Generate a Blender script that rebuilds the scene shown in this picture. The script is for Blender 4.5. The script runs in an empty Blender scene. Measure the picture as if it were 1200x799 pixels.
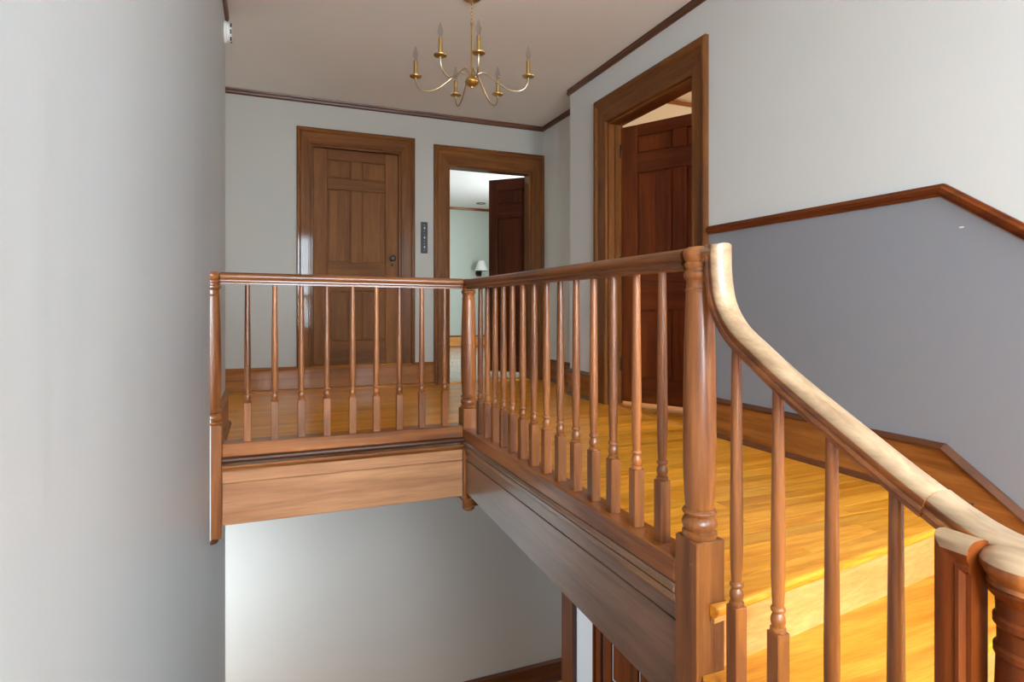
import bpy, bmesh, math, random
from mathutils import Vector, Matrix
random.seed(7)
scene = bpy.context.scene
C = scene.collection

# ------------------------------------------------------------------ camera
cam_d = bpy.data.cameras.new('camera')
cam = bpy.data.objects.new('camera', cam_d); C.objects.link(cam)
YAW = math.atan(288 / 702.0)
cam.location = (0, 0, 0.72)
cam.rotation_euler = (math.pi / 2, 0, -YAW)
cam_d.sensor_fit = 'HORIZONTAL'; cam_d.sensor_width = 36
cam_d.lens = 702 / 1200 * 36
cam_d.shift_y = -39.5 / 1200
cam_d.clip_start = 0.02
scene.camera = cam

# ------------------------------------------------------------------ world, light, exposure
w = bpy.data.worlds.new('world'); scene.world = w; w.use_nodes = True
w.node_tree.nodes['Background'].inputs[0].default_value = (0.75, 0.87, 1.0, 1)
w.node_tree.nodes['Background'].inputs[1].default_value = 1.0
vs = scene.view_settings
vs.view_transform = 'Standard'; vs.look = 'None'; vs.gamma = 1; vs.use_curve_mapping = False
vs.exposure = 0.0

def window_light(name, loc, direction, sx, sy, power, color, spread=180):
    d = bpy.data.lights.new(name, 'AREA'); d.shape = 'RECTANGLE'; d.size = sx; d.size_y = sy
    d.energy = power; d.color = color; d.spread = math.radians(spread)
    o = bpy.data.objects.new(name, d); C.objects.link(o); o.location = loc
    o.rotation_euler = Vector(direction).to_track_quat('-Z', 'Z').to_euler()
    return o
# daylight or added fill entering through each window (the windows are built below)
window_light('daylight_stair_window', (0.36, -2.14, 1.22), (0, 1, -0.55), 0.95, 2.0, 148, (0.78, 0.975, 1.11), 140)
window_light('added_fill_stair_right', (1.65, -2.14, 1.50), (0, 1, -0.62), 0.95, 1.5, 148, (0.80, 0.985, 1.09), 140)  # added fill to brighten the landing floor and stairs
window_light('daylight_hall_window', (-1.74, 4.78, 1.35), (1, 0, 0), 0.95, 1.5, 6, (1.0, 0.95, 0.84))
window_light('daylight_far_room_window', (4.18, 7.6, 1.45), (-1, 0, 0), 2.4, 1.5, 118, (0.90, 0.97, 1.05))
window_light('daylight_side_room_window', (5.3, 2.3, 1.4), (-1, 0, 0), 1.6, 1.4, 80, (1.0, 0.86, 0.66))
window_light('added_fill_lower_hall', (-1.74, 4.5, -1.4), (1, 0, 0), 0.9, 1.5, 140, (0.80, 0.97, 1.14))  # added fill from an unseen side, brightens the lower wall

# ------------------------------------------------------------------ helpers
def lin(r, g, b):
    def f(c):
        c /= 255.0
        return c / 12.92 if c <= 0.04045 else ((c + 0.055) / 1.055) ** 2.4
    return (f(r), f(g), f(b), 1)

def new_mat(name):
    m = bpy.data.materials.new(name); m.use_nodes = True
    nt = m.node_tree
    return m, nt, nt.nodes['Principled BSDF']

def plain(name, col, rough=0.5, metal=0.0, spec=0.5):
    m, nt, b = new_mat(name)
    n = nt.nodes.new('ShaderNodeTexNoise'); n.inputs['Scale'].default_value = 30
    mx = nt.nodes.new('ShaderNodeMix'); mx.data_type = 'RGBA'
    mx.inputs['A'].default_value = col
    mx.inputs['B'].default_value = tuple(c * 0.92 for c in col[:3]) + (1,)
    nt.links.new(n.outputs['Fac'], mx.inputs['Factor'])
    nt.links.new(mx.outputs['Result'], b.inputs['Base Color'])
    b.inputs['Roughness'].default_value = rough; b.inputs['Metallic'].default_value = metal
    b.inputs['Specular IOR Level'].default_value = spec
    return m

def plaster(name, col, rough=0.6, wave=0.0, spec=0.35):
    m, nt, b = new_mat(name)
    tc = nt.nodes.new('ShaderNodeTexCoord')
    n1 = nt.nodes.new('ShaderNodeTexNoise'); n1.inputs['Scale'].default_value = 1.3; n1.inputs['Detail'].default_value = 3
    n2 = nt.nodes.new('ShaderNodeTexNoise'); n2.inputs['Scale'].default_value = 90; n2.inputs['Detail'].default_value = 3
    nt.links.new(tc.outputs['Object'], n1.inputs['Vector']); nt.links.new(tc.outputs['Object'], n2.inputs['Vector'])
    mx = nt.nodes.new('ShaderNodeMix'); mx.data_type = 'RGBA'
    mx.inputs['A'].default_value = tuple(c * 0.965 for c in col[:3]) + (1,)
    mx.inputs['B'].default_value = tuple(min(1, c * 1.03) for c in col[:3]) + (1,)
    nt.links.new(n1.outputs['Fac'], mx.inputs['Factor'])
    nt.links.new(mx.outputs['Result'], b.inputs['Base Color'])
    bp = nt.nodes.new('ShaderNodeBump'); bp.inputs['Strength'].default_value = 0.08; bp.inputs['Distance'].default_value = 0.004
    nt.links.new(n2.outputs['Fac'], bp.inputs['Height'])
    last = bp
    if wave:
        mp = nt.nodes.new('ShaderNodeMapping'); mp.inputs['Scale'].default_value = (1, 1, 0.12)
        nt.links.new(tc.outputs['Object'], mp.inputs['Vector'])
        n3 = nt.nodes.new('ShaderNodeTexNoise'); n3.inputs['Scale'].default_value = 5; n3.inputs['Detail'].default_value = 2
        nt.links.new(mp.outputs['Vector'], n3.inputs['Vector'])
        b2 = nt.nodes.new('ShaderNodeBump'); b2.inputs['Strength'].default_value = wave; b2.inputs['Distance'].default_value = 0.02
        nt.links.new(n3.outputs['Fac'], b2.inputs['Height']); nt.links.new(bp.outputs['Normal'], b2.inputs['Normal'])
        last = b2
    nt.links.new(last.outputs['Normal'], b.inputs['Normal'])
    b.inputs['Roughness'].default_value = rough; b.inputs['Specular IOR Level'].default_value = spec
    return m

def wood(name, dark, light, axis='z', rough=0.38, coat=0.25, grain=16.0, vary=0.22, spec=0.45, crough=0.18):
    m, nt, b = new_mat(name)
    N = nt.nodes.new; L = nt.links.new
    tc = N('ShaderNodeTexCoord'); oi = N('ShaderNodeObjectInfo')
    mul = N('ShaderNodeMath'); mul.operation = 'MULTIPLY'; mul.inputs[1].default_value = 41.3
    L(oi.outputs['Random'], mul.inputs[0])
    add = N('ShaderNodeVectorMath'); add.operation = 'ADD'
    L(tc.outputs['Object'], add.inputs[0]); L(mul.outputs[0], add.inputs[1])
    mp = N('ShaderNodeMapping')
    s = [grain] * 3; s['xyz'.index(axis)] = grain * 0.07
    mp.inputs['Scale'].default_value = s
    L(add.outputs[0], mp.inputs['Vector'])
    n1 = N('ShaderNodeTexNoise'); n1.inputs['Scale'].default_value = 1.0; n1.inputs['Detail'].default_value = 5; n1.inputs['Distortion'].default_value = 0.9
    L(mp.outputs[0], n1.inputs['Vector'])
    n2 = N('ShaderNodeTexNoise'); n2.inputs['Scale'].default_value = 9.0; n2.inputs['Detail'].default_value = 4
    L(mp.outputs[0], n2.inputs['Vector'])
    cr = N('ShaderNodeValToRGB'); cr.color_ramp.elements[0].position = 0.32; cr.color_ramp.elements[1].position = 0.68
    cr.color_ramp.elements[0].color = dark; cr.color_ramp.elements[1].color = light
    L(n1.outputs['Fac'], cr.inputs['Fac'])
    mr = N('ShaderNodeMapRange'); mr.inputs['From Min'].default_value = 0.3; mr.inputs['From Max'].default_value = 0.62
    mr.inputs['To Min'].default_value = 0.80; mr.inputs['To Max'].default_value = 1.04
    L(n2.outputs['Fac'], mr.inputs['Value'])
    rv = N('ShaderNodeMapRange'); rv.inputs['To Min'].default_value = 1 - vary; rv.inputs['To Max'].default_value = 1 + vary
    L(oi.outputs['Random'], rv.inputs['Value'])
    mm = N('ShaderNodeMath'); mm.operation = 'MULTIPLY'; L(mr.outputs[0], mm.inputs[0]); L(rv.outputs[0], mm.inputs[1])
    vm = N('ShaderNodeVectorMath'); vm.operation = 'SCALE'
    L(cr.outputs['Color'], vm.inputs[0]); L(mm.outputs[0], vm.inputs['Scale'])
    L(vm.outputs[0], b.inputs['Base Color'])
    bp = N('ShaderNodeBump'); bp.inputs['Strength'].default_value = 0.12; bp.inputs['Distance'].default_value = 0.001
    L(n2.outputs['Fac'], bp.inputs['Height']); L(bp.outputs['Normal'], b.inputs['Normal'])
    b.inputs['Roughness'].default_value = rough; b.inputs['Specular IOR Level'].default_value = spec
    b.inputs['Coat Weight'].default_value = coat; b.inputs['Coat Roughness'].default_value = crough
    return m

M = {}
M['wall'] = plaster('warm_white_wall', lin(210, 209, 206), 0.55)
M['wall_back'] = plaster('dim_toned_hall_wall', lin(176, 169, 159), 0.6)  # same room paint, with the hall's dimmer light put into the colour
M['wall_left'] = plaster('satin_white_wall', lin(179, 181, 182), 0.42, wave=0.25, spec=0.45)  # satin finish; colour cooled to offset warm bounce light on this wall
M['ceiling'] = plaster('ceiling_plaster', lin(232, 231, 228), 0.8)
M['dado'] = plaster('grey_dado_paint', lin(134, 134, 140), 0.5)
M['sage'] = plaster('sage_wall', lin(184, 192, 180), 0.6)
M['white'] = plaster('white_ceiling', lin(225, 224, 220), 0.8)
M['cream'] = plaster('cream_wall', lin(214, 204, 186), 0.7)
rb = (lin(100, 50, 19), lin(160, 94, 44))
for a in 'xyz':
    M['rail_' + a] = wood('red_brown_wood_' + a, rb[0], rb[1], a, 0.34, 0.35)
    M['door_' + a] = wood('oak_door_wood_' + a, lin(94, 54, 20), lin(122, 74, 32), a, 0.55, 0.0, vary=0.12, spec=0.15)
    M['casing_' + a] = wood('glossy_casing_wood_' + a, lin(88, 48, 18), lin(124, 74, 32), a, 0.6, 0.4, vary=0.10, spec=0.1, crough=0.07)
    M['mahog_' + a] = wood('mahogany_door_wood_' + a, lin(82, 34, 8), lin(118, 54, 14), a, 0.45, 0.05, vary=0.1, spec=0.2)
    M['trim_' + a] = wood('dark_trim_wood_' + a, lin(72, 36, 18), lin(104, 56, 28), a, 0.4, 0.2, vary=0.1)
    M['base_' + a] = wood('baseboard_wood_' + a, lin(118, 66, 24), lin(160, 98, 42), a, 0.55, 0.3, spec=0.15, crough=0.09, vary=0.08)
    M['fascia_' + a] = wood('fascia_wood_' + a, lin(168, 108, 72), lin(205, 146, 102), a, 0.36, 0.3, grain=9, vary=0.08)
    M['stringer_' + a] = wood('stringer_wood_' + a, lin(112, 80, 62), lin(146, 108, 86), a, 0.30, 0.4, grain=9, vary=0.06)
    M['floor_' + a] = wood('golden_floor_wood_' + a, lin(204, 120, 22), lin(240, 163, 52), a, 0.30, 0.2, grain=20, vary=0.14)
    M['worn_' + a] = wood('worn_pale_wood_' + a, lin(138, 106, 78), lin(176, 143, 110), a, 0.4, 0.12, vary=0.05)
    M['riser_' + a] = wood('pale_riser_wood_' + a, lin(186, 126, 62), lin(212, 154, 88), a, 0.4, 0.2, vary=0.05)
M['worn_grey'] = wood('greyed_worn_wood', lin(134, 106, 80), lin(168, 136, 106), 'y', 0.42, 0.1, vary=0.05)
for a in 'xz': M['dark_' + a] = wood('dimmed_door_wood_' + a, lin(52, 20, 6), lin(78, 33, 11), a, 0.5, 0.0, vary=0.08, spec=0.15)  # darker mahogany, with the leaf's weaker light put into the colour
M['pale_floor'] = wood('glare_toned_floor', lin(176, 160, 140), lin(200, 186, 166), 'y', 0.25, 0.3)  # polished wood, paled in its base colour to stand for glare
M['subfloor'] = plain('dark_floor_joint', lin(70, 40, 18), 0.8)
M['brass'] = plain('brushed_brass', lin(205, 170, 108), 0.32, 1.0)
M['champagne'] = plain('champagne_metal', lin(205, 190, 160), 0.28, 1.0)
M['black'] = plain('black_iron', lin(24, 22, 22), 0.4, 0.3)
M['bronze'] = plain('dark_bronze', lin(60, 48, 36), 0.35, 0.8)
M['plate_white'] = plain('white_plastic', lin(226, 225, 220), 0.4)
M['light_toggle'] = plain('ivory_toggle', lin(220, 216, 205), 0.35)
M['shade'] = plain('white_fabric_shade', lin(240, 240, 236), 0.8)
gm, gnt, gb = new_mat('clear_glass')
gb.inputs['Transmission Weight'].default_value = 1.0; gb.inputs['Roughness'].default_value = 0.02; gb.inputs['IOR'].default_value = 1.12
M['glass'] = gm

def link(name, me, mat, parent=None, mats=None):
    o = bpy.data.objects.new(name, me); C.objects.link(o)
    if not me.materials:
        for m_ in (mats or [mat]): me.materials.append(M[m_] if isinstance(m_, str) else m_)
    if parent: o.parent = parent
    return o

def tag(o, label, cat, group=None, kind=None):
    o['label'] = label; o['category'] = cat
    if group: o['group'] = group
    if kind: o['kind'] = kind
    return o

def struct(o, label=None, cat=None):
    o['kind'] = 'structure'
    if label: o['label'] = label
    if cat: o['category'] = cat
    return o

def empty(name, loc=(0, 0, 0), rz=0.0, parent=None):
    o = bpy.data.objects.new(name, None); C.objects.link(o)
    o.location = loc; o.rotation_euler = (0, 0, rz); o.empty_display_size = 0.1
    if parent: o.parent = parent
    return o

def mesh(name, verts, faces, smooth=False):
    me = bpy.data.meshes.new(name); me.from_pydata([tuple(v) for v in verts], [], faces)
    bm = bmesh.new(); bm.from_mesh(me); bmesh.ops.recalc_face_normals(bm, faces=bm.faces); bm.to_mesh(me); bm.free()
    if smooth:
        for p in me.polygons: p.use_smooth = True
    me.update()
    return me

def box_mesh(name, x0, x1, y0, y1, z0, z1, bev=0.0):
    bm = bmesh.new()
    vs_ = [bm.verts.new(v) for v in ((x0, y0, z0), (x1, y0, z0), (x1, y1, z0), (x0, y1, z0), (x0, y0, z1), (x1, y0, z1), (x1, y1, z1), (x0, y1, z1))]
    for f in ((0, 3, 2, 1), (4, 5, 6, 7), (0, 1, 5, 4), (1, 2, 6, 5), (2, 3, 7, 6), (3, 0, 4, 7)):
        bm.faces.new([vs_[i] for i in f])
    if bev:
        bmesh.ops.bevel(bm, geom=bm.edges[:], offset=bev, segments=1, affect='EDGES', profile=0.5)
    me = bpy.data.meshes.new(name); bm.to_mesh(me); bm.free()
    return me

def box(name, x0, x1, y0, y1, z0, z1, mat, parent=None, bev=0.0):
    return link(name, box_mesh(name, min(x0, x1), max(x0, x1), min(y0, y1), max(y0, y1), min(z0, z1), max(z0, z1), bev), mat, parent)

def prism(name, poly, axis, a0, a1, mat, parent=None):
    """poly: 2D points; axis 'x': poly=(y,z); 'y': poly=(x,z); 'z': poly=(x,y); extruded from a0 to a1."""
    def p3(p, a):
        return {'x': (a, p[0], p[1]), 'y': (p[0], a, p[1]), 'z': (p[0], p[1], a)}[axis]
    n = len(poly)
    v = [p3(p, a0) for p in poly] + [p3(p, a1) for p in poly]
    f = [list(range(n)), list(range(2 * n - 1, n - 1, -1))] + [[i, (i + 1) % n, n + (i + 1) % n, n + i] for i in range(n)]
    return link(name, mesh(name, v, f), mat, parent)

def extrude(name, prof, origin, da, db, dl, L0, L1, mat, parent=None, m0=0.0, m1=0.0):
    """profile (a,b) in directions da,db swept along dl from L0+m0*a to L1+m1*a (mitred ends)."""
    o = Vector(origin); da = Vector(da); db = Vector(db); dl = Vector(dl)
    n = len(prof); v = []
    for (a, b) in prof: v.append(o + da * a + db * b + dl * (L0 + m0 * a))
    for (a, b) in prof: v.append(o + da * a + db * b + dl * (L1 + m1 * a))
    f = [list(range(n)), list(range(2 * n - 1, n - 1, -1))] + [[i, (i + 1) % n, n + (i + 1) % n, n + i] for i in range(n)]
    return link(name, mesh(name, v, f), mat, parent)

def lathe_mesh(name, prof, n=24, arc=2 * math.pi, a0=0.0, smooth=True, sharp=0.6):
    full = abs(arc - 2 * math.pi) < 1e-6
    cols = n if full else n + 1
    v = []; f = []
    for i in range(cols):
        t = a0 + arc * i / n
        for (r, z) in prof: v.append((r * math.cos(t), r * math.sin(t), z))
    k = len(prof)
    for i in range(n):
        j = (i + 1) % cols
        for q in range(k - 1): f.append([i * k + q, j * k + q, j * k + q + 1, i * k + q + 1])
    if full:
        f.append([i * k for i in range(cols)][::-1]); f.append([i * k + k - 1 for i in range(cols)])
    else:
        f.append([i * k + 0 for i in range(cols)]); f.append([i * k + k - 1 for i in range(cols)])
        f.append(list(range(k)) + [(cols - 1) * k + q for q in range(k - 1, -1, -1)])
    me = mesh(name, v, f, smooth)
    if smooth: me.set_sharp_from_angle(angle=sharp)
    return me

def sweep_plane(name, path, prof, X, first_up, mats, parent=None, worn=None):
    """path: (y,z) points of the rail's top line in a plane x=X; prof: closed (x,up) points; mitred at every point."""
    n = len(path); k = len(prof); V = []; sgn = None
    dirs = []
    for i in range(n - 1):
        d = Vector((path[i + 1][0] - path[i][0], path[i + 1][1] - path[i][1])); d.normalize(); dirs.append(d)
    def nrm(d): return Vector((-d.y, d.x))
    sgn = 1 if nrm(dirs[0]).dot(Vector(first_up)) > 0 else -1
    for i in range(n):
        a = dirs[max(0, i - 1)]; b = dirs[min(n - 2, i)]
        na, nb = nrm(a) * sgn, nrm(b) * sgn
        m = (na + nb).normalized(); m = m / max(0.3, m.dot(na))
        for (px, pz) in prof:
            q = Vector(path[i]) + m * pz
            V.append((X + px, q.x, q.y))
    F = []
    for i in range(n - 1):
        for j in range(k):
            F.append([i * k + j, i * k + (j + 1) % k, (i + 1) * k + (j + 1) % k, (i + 1) * k + j])
    nside = len(F)
    F.append(list(range(k))[::-1]); F.append([(n - 1) * k + j for j in range(k)])
    me = mesh(name, V, F, True)
    o = link(name, me, None, parent, mats=mats)
    if worn:
        for i, p in enumerate(me.polygons):
            if i < nside and (i % k) in worn: p.material_index = 1
    me.set_sharp_from_angle(angle=0.65)
    return o

def tube_mesh(name, pts, r, n=8):
    pts = [Vector(p) for p in pts]; V = []; F = []
    ref = Vector((0, 0, 1)) if abs((pts[1] - pts[0]).normalized().z) < 0.9 else Vector((1, 0, 0))
    for i, p in enumerate(pts):
        d = (pts[min(i + 1, len(pts) - 1)] - pts[max(i - 1, 0)]).normalized()
        s = d.cross(ref).normalized(); u = s.cross(d).normalized(); ref = u
        rr = r[i] if isinstance(r, (list, tuple)) else r
        for j in range(n):
            t = 2 * math.pi * j / n; V.append(p + s * math.cos(t) * rr + u * math.sin(t) * rr)
    for i in range(len(pts) - 1):
        for j in range(n): F.append([i * n + j, i * n + (j + 1) % n, (i + 1) * n + (j + 1) % n, (i + 1) * n + j])
    F.append(list(range(n))[::-1]); F.append([(len(pts) - 1) * n + j for j in range(n)])
    return mesh(name, V, F, True)

def wall(name, axis, c0, c1, u0, u1, z0, z1, holes, mat):
    """wall slab between c0..c1 on 'x' or 'y'; runs u0..u1; holes=(u0,u1,z0,z1)."""
    us = sorted({u0, u1, *[h[0] for h in holes], *[h[1] for h in holes]})
    zs = sorted({z0, z1, *[h[2] for h in holes], *[h[3] for h in holes]})
    def solid(i, j):
        if i < 0 or j < 0 or i >= len(us) - 1 or j >= len(zs) - 1: return False
        uc = (us[i] + us[i + 1]) / 2; zc = (zs[j] + zs[j + 1]) / 2
        return not any(h[0] < uc < h[1] and h[2] < zc < h[3] for h in holes)
    V = []; F = []
    def P(c, u, z): return (c, u, z) if axis == 'x' else (u, c, z)
    def quad(*p):
        b = len(V); V.extend(p); F.append([b, b + 1, b + 2, b + 3])
    for i in range(len(us) - 1):
        for j in range(len(zs) - 1):
            if not solid(i, j): continue
            a, b, c, d = us[i], us[i + 1], zs[j], zs[j + 1]
            for k in (c0, c1): quad(P(k, a, c), P(k, b, c), P(k, b, d), P(k, a, d))
            if not solid(i - 1, j): quad(P(c0, a, c), P(c1, a, c), P(c1, a, d), P(c0, a, d))
            if not solid(i + 1, j): quad(P(c0, b, c), P(c1, b, c), P(c1, b, d), P(c0, b, d))
            if not solid(i, j - 1): quad(P(c0, a, c), P(c1, a, c), P(c1, b, c), P(c0, b, c))
            if not solid(i, j + 1): quad(P(c0, a, d), P(c1, a, d), P(c1, b, d), P(c0, b, d))
    me = bpy.data.meshes.new(name); me.from_pydata(V, [], F)
    bm = bmesh.new(); bm.from_mesh(me); bmesh.ops.remove_doubles(bm, verts=bm.verts, dist=1e-5)
    bmesh.ops.recalc_face_normals(bm, faces=bm.faces); bm.to_mesh(me); bm.free()
    return struct(link(name, me, mat))

def clip(poly, a, b, c):
    """keep a*x+b*y>=c"""
    out = []
    for i in range(len(poly)):
        p, q = poly[i], poly[(i + 1) % len(poly)]
        dp, dq = a * p[0] + b * p[1] - c, a * q[0] + b * q[1] - c
        if dp >= 0: out.append(p)
        if dp * dq < 0:
            t = dp / (dp - dq); out.append((p[0] + (q[0] - p[0]) * t, p[1] + (q[1] - p[1]) * t))
    return out

# ------------------------------------------------------------------ room shell
CE = 2.53; LOW = -3.06; BK = 5.46; RW = 2.34; LW = -0.234; RR = -2.2; HX = -1.8; NM = 0.136
D1 = (0.357, 1.140, 0.205, 2.135); D2 = (1.587, 2.443, 0.0, 2.065); D3 = (2.871, 3.838, 0.0, 2.09)
def noseY(x): return 1.14 + NM * (x - 1.0)

o = wall('wall_back', 'y', BK, BK + 0.12, HX - .12, 4.45, LOW, CE, [D1, D2], 'wall_back')
o['label'] = 'pale wall at the back holding the closed door and the open doorway'; o['category'] = 'wall'
o = wall('wall_right', 'x', RW, RW + 0.12, RR, 4.43, LOW, CE, [D3], 'wall')
o['label'] = 'long pale wall on the right above the stairs'; o['category'] = 'wall'
wr = o
struct(box('wall_right_return', RW + .12, 2.70, 4.31, 4.43, -0.25, CE, 'wall'), 'short wall return beside the back corner', 'wall')
struct(box('wall_lower_recess', 3.0, 3.12, 4.31, BK, LOW, -0.25, 'wall'), 'hidden wall of the lower hall recess', 'wall')
struct(box('wall_lower_return', RW + .12, 3.0, 4.31, 4.43, LOW, -0.25, 'wall'), 'hidden wall return of the lower hall', 'wall')
struct(box('ceiling_lower_recess', 2.58, 3.12, 4.31, BK, -0.25, -0.15, 'wall'), 'hidden ceiling of the lower hall recess', 'ceiling')
struct(box('wall_right_recess', 2.58, 2.70, 4.43, BK, -0.15, CE, 'wall'), 'recessed bit of pale wall right of the open doorway', 'wall')
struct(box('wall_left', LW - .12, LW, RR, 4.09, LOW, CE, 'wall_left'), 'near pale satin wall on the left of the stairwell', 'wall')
struct(box('wall_left_return', HX, LW - .12, 3.97, 4.09, LOW, CE, 'wall'), 'hidden wall running left from the end of the near left wall', 'wall')
o = wall('wall_hall_end', 'x', HX - .12, HX, 3.97, BK, LOW, CE, [(4.3, 5.26, 0.6, 2.1), (4.05, 4.95, -2.2, -0.6)], 'wall')
o['label'] = 'end wall of the side hall with its window'; o['category'] = 'wall'
o = wall('wall_rear', 'y', RR - .12, RR, LW - .12, RW + .12, LOW, CE, [(-0.15, 0.87, 0.17, 2.28), (1.16, 2.14, 0.72, 2.28)], 'wall')
o['label'] = 'stair wall behind the viewer with the tall window'; o['category'] = 'wall'
struct(box('ceiling', HX - .12, 2.70, RR - .12, BK + .12, CE, CE + .1, 'ceiling'), 'smooth warm white ceiling over the landing', 'ceiling')
struct(box('floor_lower', HX, 3.12, RR, BK, LOW - .1, LOW, 'floor_y'), 'wooden floor of the storey below', 'floor')

# landing floor: slab with planks as parts
slab = [(1.03, noseY(1.03) + .03), (RW, noseY(RW) + .03), (RW, 4.43), (2.58, 4.43), (2.58, BK), (HX, BK), (HX, 4.09), (LW, 4.09), (LW, 3.07), (1.03, 3.07)]
floor = prism('floor', slab, 'z', -0.25, -0.010, 'subfloor')
struct(floor, 'golden strip wood floor of the upstairs landing', 'floor')
PW = 0.0715; y = 1.12; row = 0
NB = 0.085   # nosing board width
while y < BK - 1e-4:
    y1 = min(y + PW, BK)
    ym = (y + y1) / 2
    x0 = 1.046 if ym < 3.10 else (LW if ym < 4.09 else HX)
    x1 = RW if ym < 4.43 else 2.58
    cuts = [x0]; x = x0 + random.uniform(0.35, 1.5)
    while x < x1 - 0.3:
        cuts.append(x); x += random.uniform(0.9, 2.0)
    cuts.append(x1)
    for a, b in zip(cuts[:-1], cuts[1:]):
        g = 0.0009
        poly = [(a + g, y + g), (b - g, y + g), (b - g, y1 - g), (a + g, y1 - g)]
        if y < 1.5: poly = clip(poly, -NM, 1, 1.14 - NM + NB)
        if len(poly) < 3: continue
        ax = sum(p[0] for p in poly) / len(poly); ay = sum(p[1] for p in poly) / len(poly)
        p_ = prism('floor_board', [(p[0] - ax, p[1] - ay) for p in poly], 'z', -0.010, 0.0, 'floor_x', floor)
        p_.location = (ax, ay, 0)
    y = y1; row += 1

# mid landing where the viewer stands
ml = prism('floor_mid_landing', [(LW, RR), (RW, RR), (RW, 0.57 + .2 * (RW - 1)), (1.0, 0.57), (LW, 0.55)], 'z', -0.58, -0.51, 'floor_x')
struct(ml, 'golden wood half landing below the short flight', 'floor')

# ------------------------------------------------------------------ mouldings
crown = [(0, 0), (0.012, 0), (0.020, 0.008), (0.022, 0.022), (0.016, 0.034), (0.020, 0.046), (0, 0.046)]
def crown_run(n, p0, p1, out, label, mat):
    p0 = Vector(p0); p1 = Vector(p1); d = (p1 - p0); L = d.length; d.normalize()
    o = extrude('trim_%d' % n, crown, p0, out, (0, 0, 1), d, 0, L, mat)
    return struct(o, label, 'moulding')
zc = 2.484
crown_run(1, (HX, BK, zc), (2.58, BK, zc), (0, -1, 0), 'dark wood ceiling moulding along the back wall', 'trim_x')
crown_run(2, (RW, RR, zc), (RW, 4.45, zc), (-1, 0, 0), 'dark wood ceiling moulding along the right wall', 'trim_y')
crown_run(3, (2.58, 4.43, zc), (2.58, BK - .02, zc), (-1, 0, 0), 'short dark wood ceiling moulding in the back right recess', 'trim_y')
crown_run(4, (LW, RR, zc), (LW, 4.09, zc), (1, 0, 0), 'dark wood ceiling moulding on top of the near left wall', 'trim_y')

bb_face = [(0, 0), (0.018, 0), (0.018, 0.185), (0, 0.185)]
bb_cap = [(0, 0.185), (0.026, 0.185), (0.028, 0.192), (0.020, 0.200), (0.012, 0.212), (0, 0.212)]
bb_shoe = [(0.018, 0), (0.036, 0), (0.036, 0.006), (0.030, 0.018), (0.018, 0.024)]
def baseboard(side, p0, p1, out, z, label, ax, capm='base'):
    p0 = Vector((p0[0], p0[1], z)); p1 = Vector((p1[0], p1[1], z)); d = p1 - p0; L = d.length; d.normalize()
    r = extrude('baseboard_' + side, bb_face, p0, out, (0, 0, 1), d, 0, L, 'base_' + ax)
    extrude('cap_moulding', bb_cap, p0, out, (0, 0, 1), d, 0, L, capm + '_' + ax, r)
    extrude('shoe_moulding', bb_shoe, p0, out, (0, 0, 1), d, 0, L, capm + '_' + ax, r)
    return struct(r, label, 'baseboard')
baseboard('back', (HX, BK), (1.447, BK), (0, -1, 0), 0, 'tall wood baseboard running under the closed door', 'x')
baseboard('recess', (2.58, 4.43), (2.58, BK - .035), (-1, 0, 0), 0, 'short dark baseboard in the recess by the open doorway', 'y', 'trim')
baseboard('right_far', (RW, 4.0), (RW, 4.43), (-1, 0, 0), 0, 'short baseboard between recess and right hand door', 'y', 'trim')
baseboard('left', (LW, 3.11), (LW, 4.09), (1, 0, 0), 0, 'baseboard on the left wall behind the wall newel', 'y')
baseboard('lower_back', (HX, BK), (2.98, BK), (0, -1, 0), LOW, 'dark baseboard on the wall of the storey below', 'x', 'trim')
bpy.data.objects['baseboard_lower_back'].data.materials[0] = M['trim_x']

# right wall skirt board following landing then stairs
ky, kz, sl = 1.447, 0.215, 0.69
def skirt_top(y_): return kz if y_ >= ky else kz - sl * (ky - y_)
sk = prism('baseboard_right', [(2.738, 0), (2.738, kz - .026), (ky, kz - .026), (ky - 1.1, kz - .026 - sl * 1.1), (ky - 1.1, -0.58), (noseY(RW), -0.3), (noseY(RW) , 0)], 'x', RW - .018, RW, 'base_y')
struct(sk, 'wood skirting board stepping down with the stairs along the right wall', 'baseboard')
cap = [(0, -0.026), (0.027, -0.026), (0.030, -0.018), (0.022, -0.010), (0.012, 0), (0, 0)]
def kink_run(name, prof, ytop, zk, yk, slope, yend, mat, parent=None, X=RW):
    """profile run in the plane of the right wall: level from ytop to the kink, then down the slope; two mitred pieces"""
    ang = math.atan(slope); h = math.tan(ang / 2)
    d = Vector((0, -1, 0)); up = Vector((0, 0, 1))
    d2 = Vector((0, -math.cos(ang), -math.sin(ang))); up2 = Vector((0, -math.sin(ang), math.cos(ang)))
    # mitre: end offset depends on the 'up' coordinate -> use da=up
    pr = [(b, a) for (a, b) in prof]
    a_ = extrude(name, pr, (X, ytop, zk), up, (-1, 0, 0), d, 0, ytop - yk, mat, parent, 0, h)
    b_ = extrude(name, pr, (X, yk, zk), up2, (-1, 0, 0), d2, 0, (yk - yend) / math.cos(ang), mat, parent, -h, 0)
    return a_, b_
kink_run('cap_moulding', cap, 2.738, kz, ky, sl, 0.4, 'trim_y', sk)
extrude('shoe_moulding', bb_shoe, (RW, 2.738, 0), (-1, 0, 0), (0, 0, 1), (0, -1, 0), 0, 2.738 - noseY(RW) - .02, 'trim_y', sk)

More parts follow.
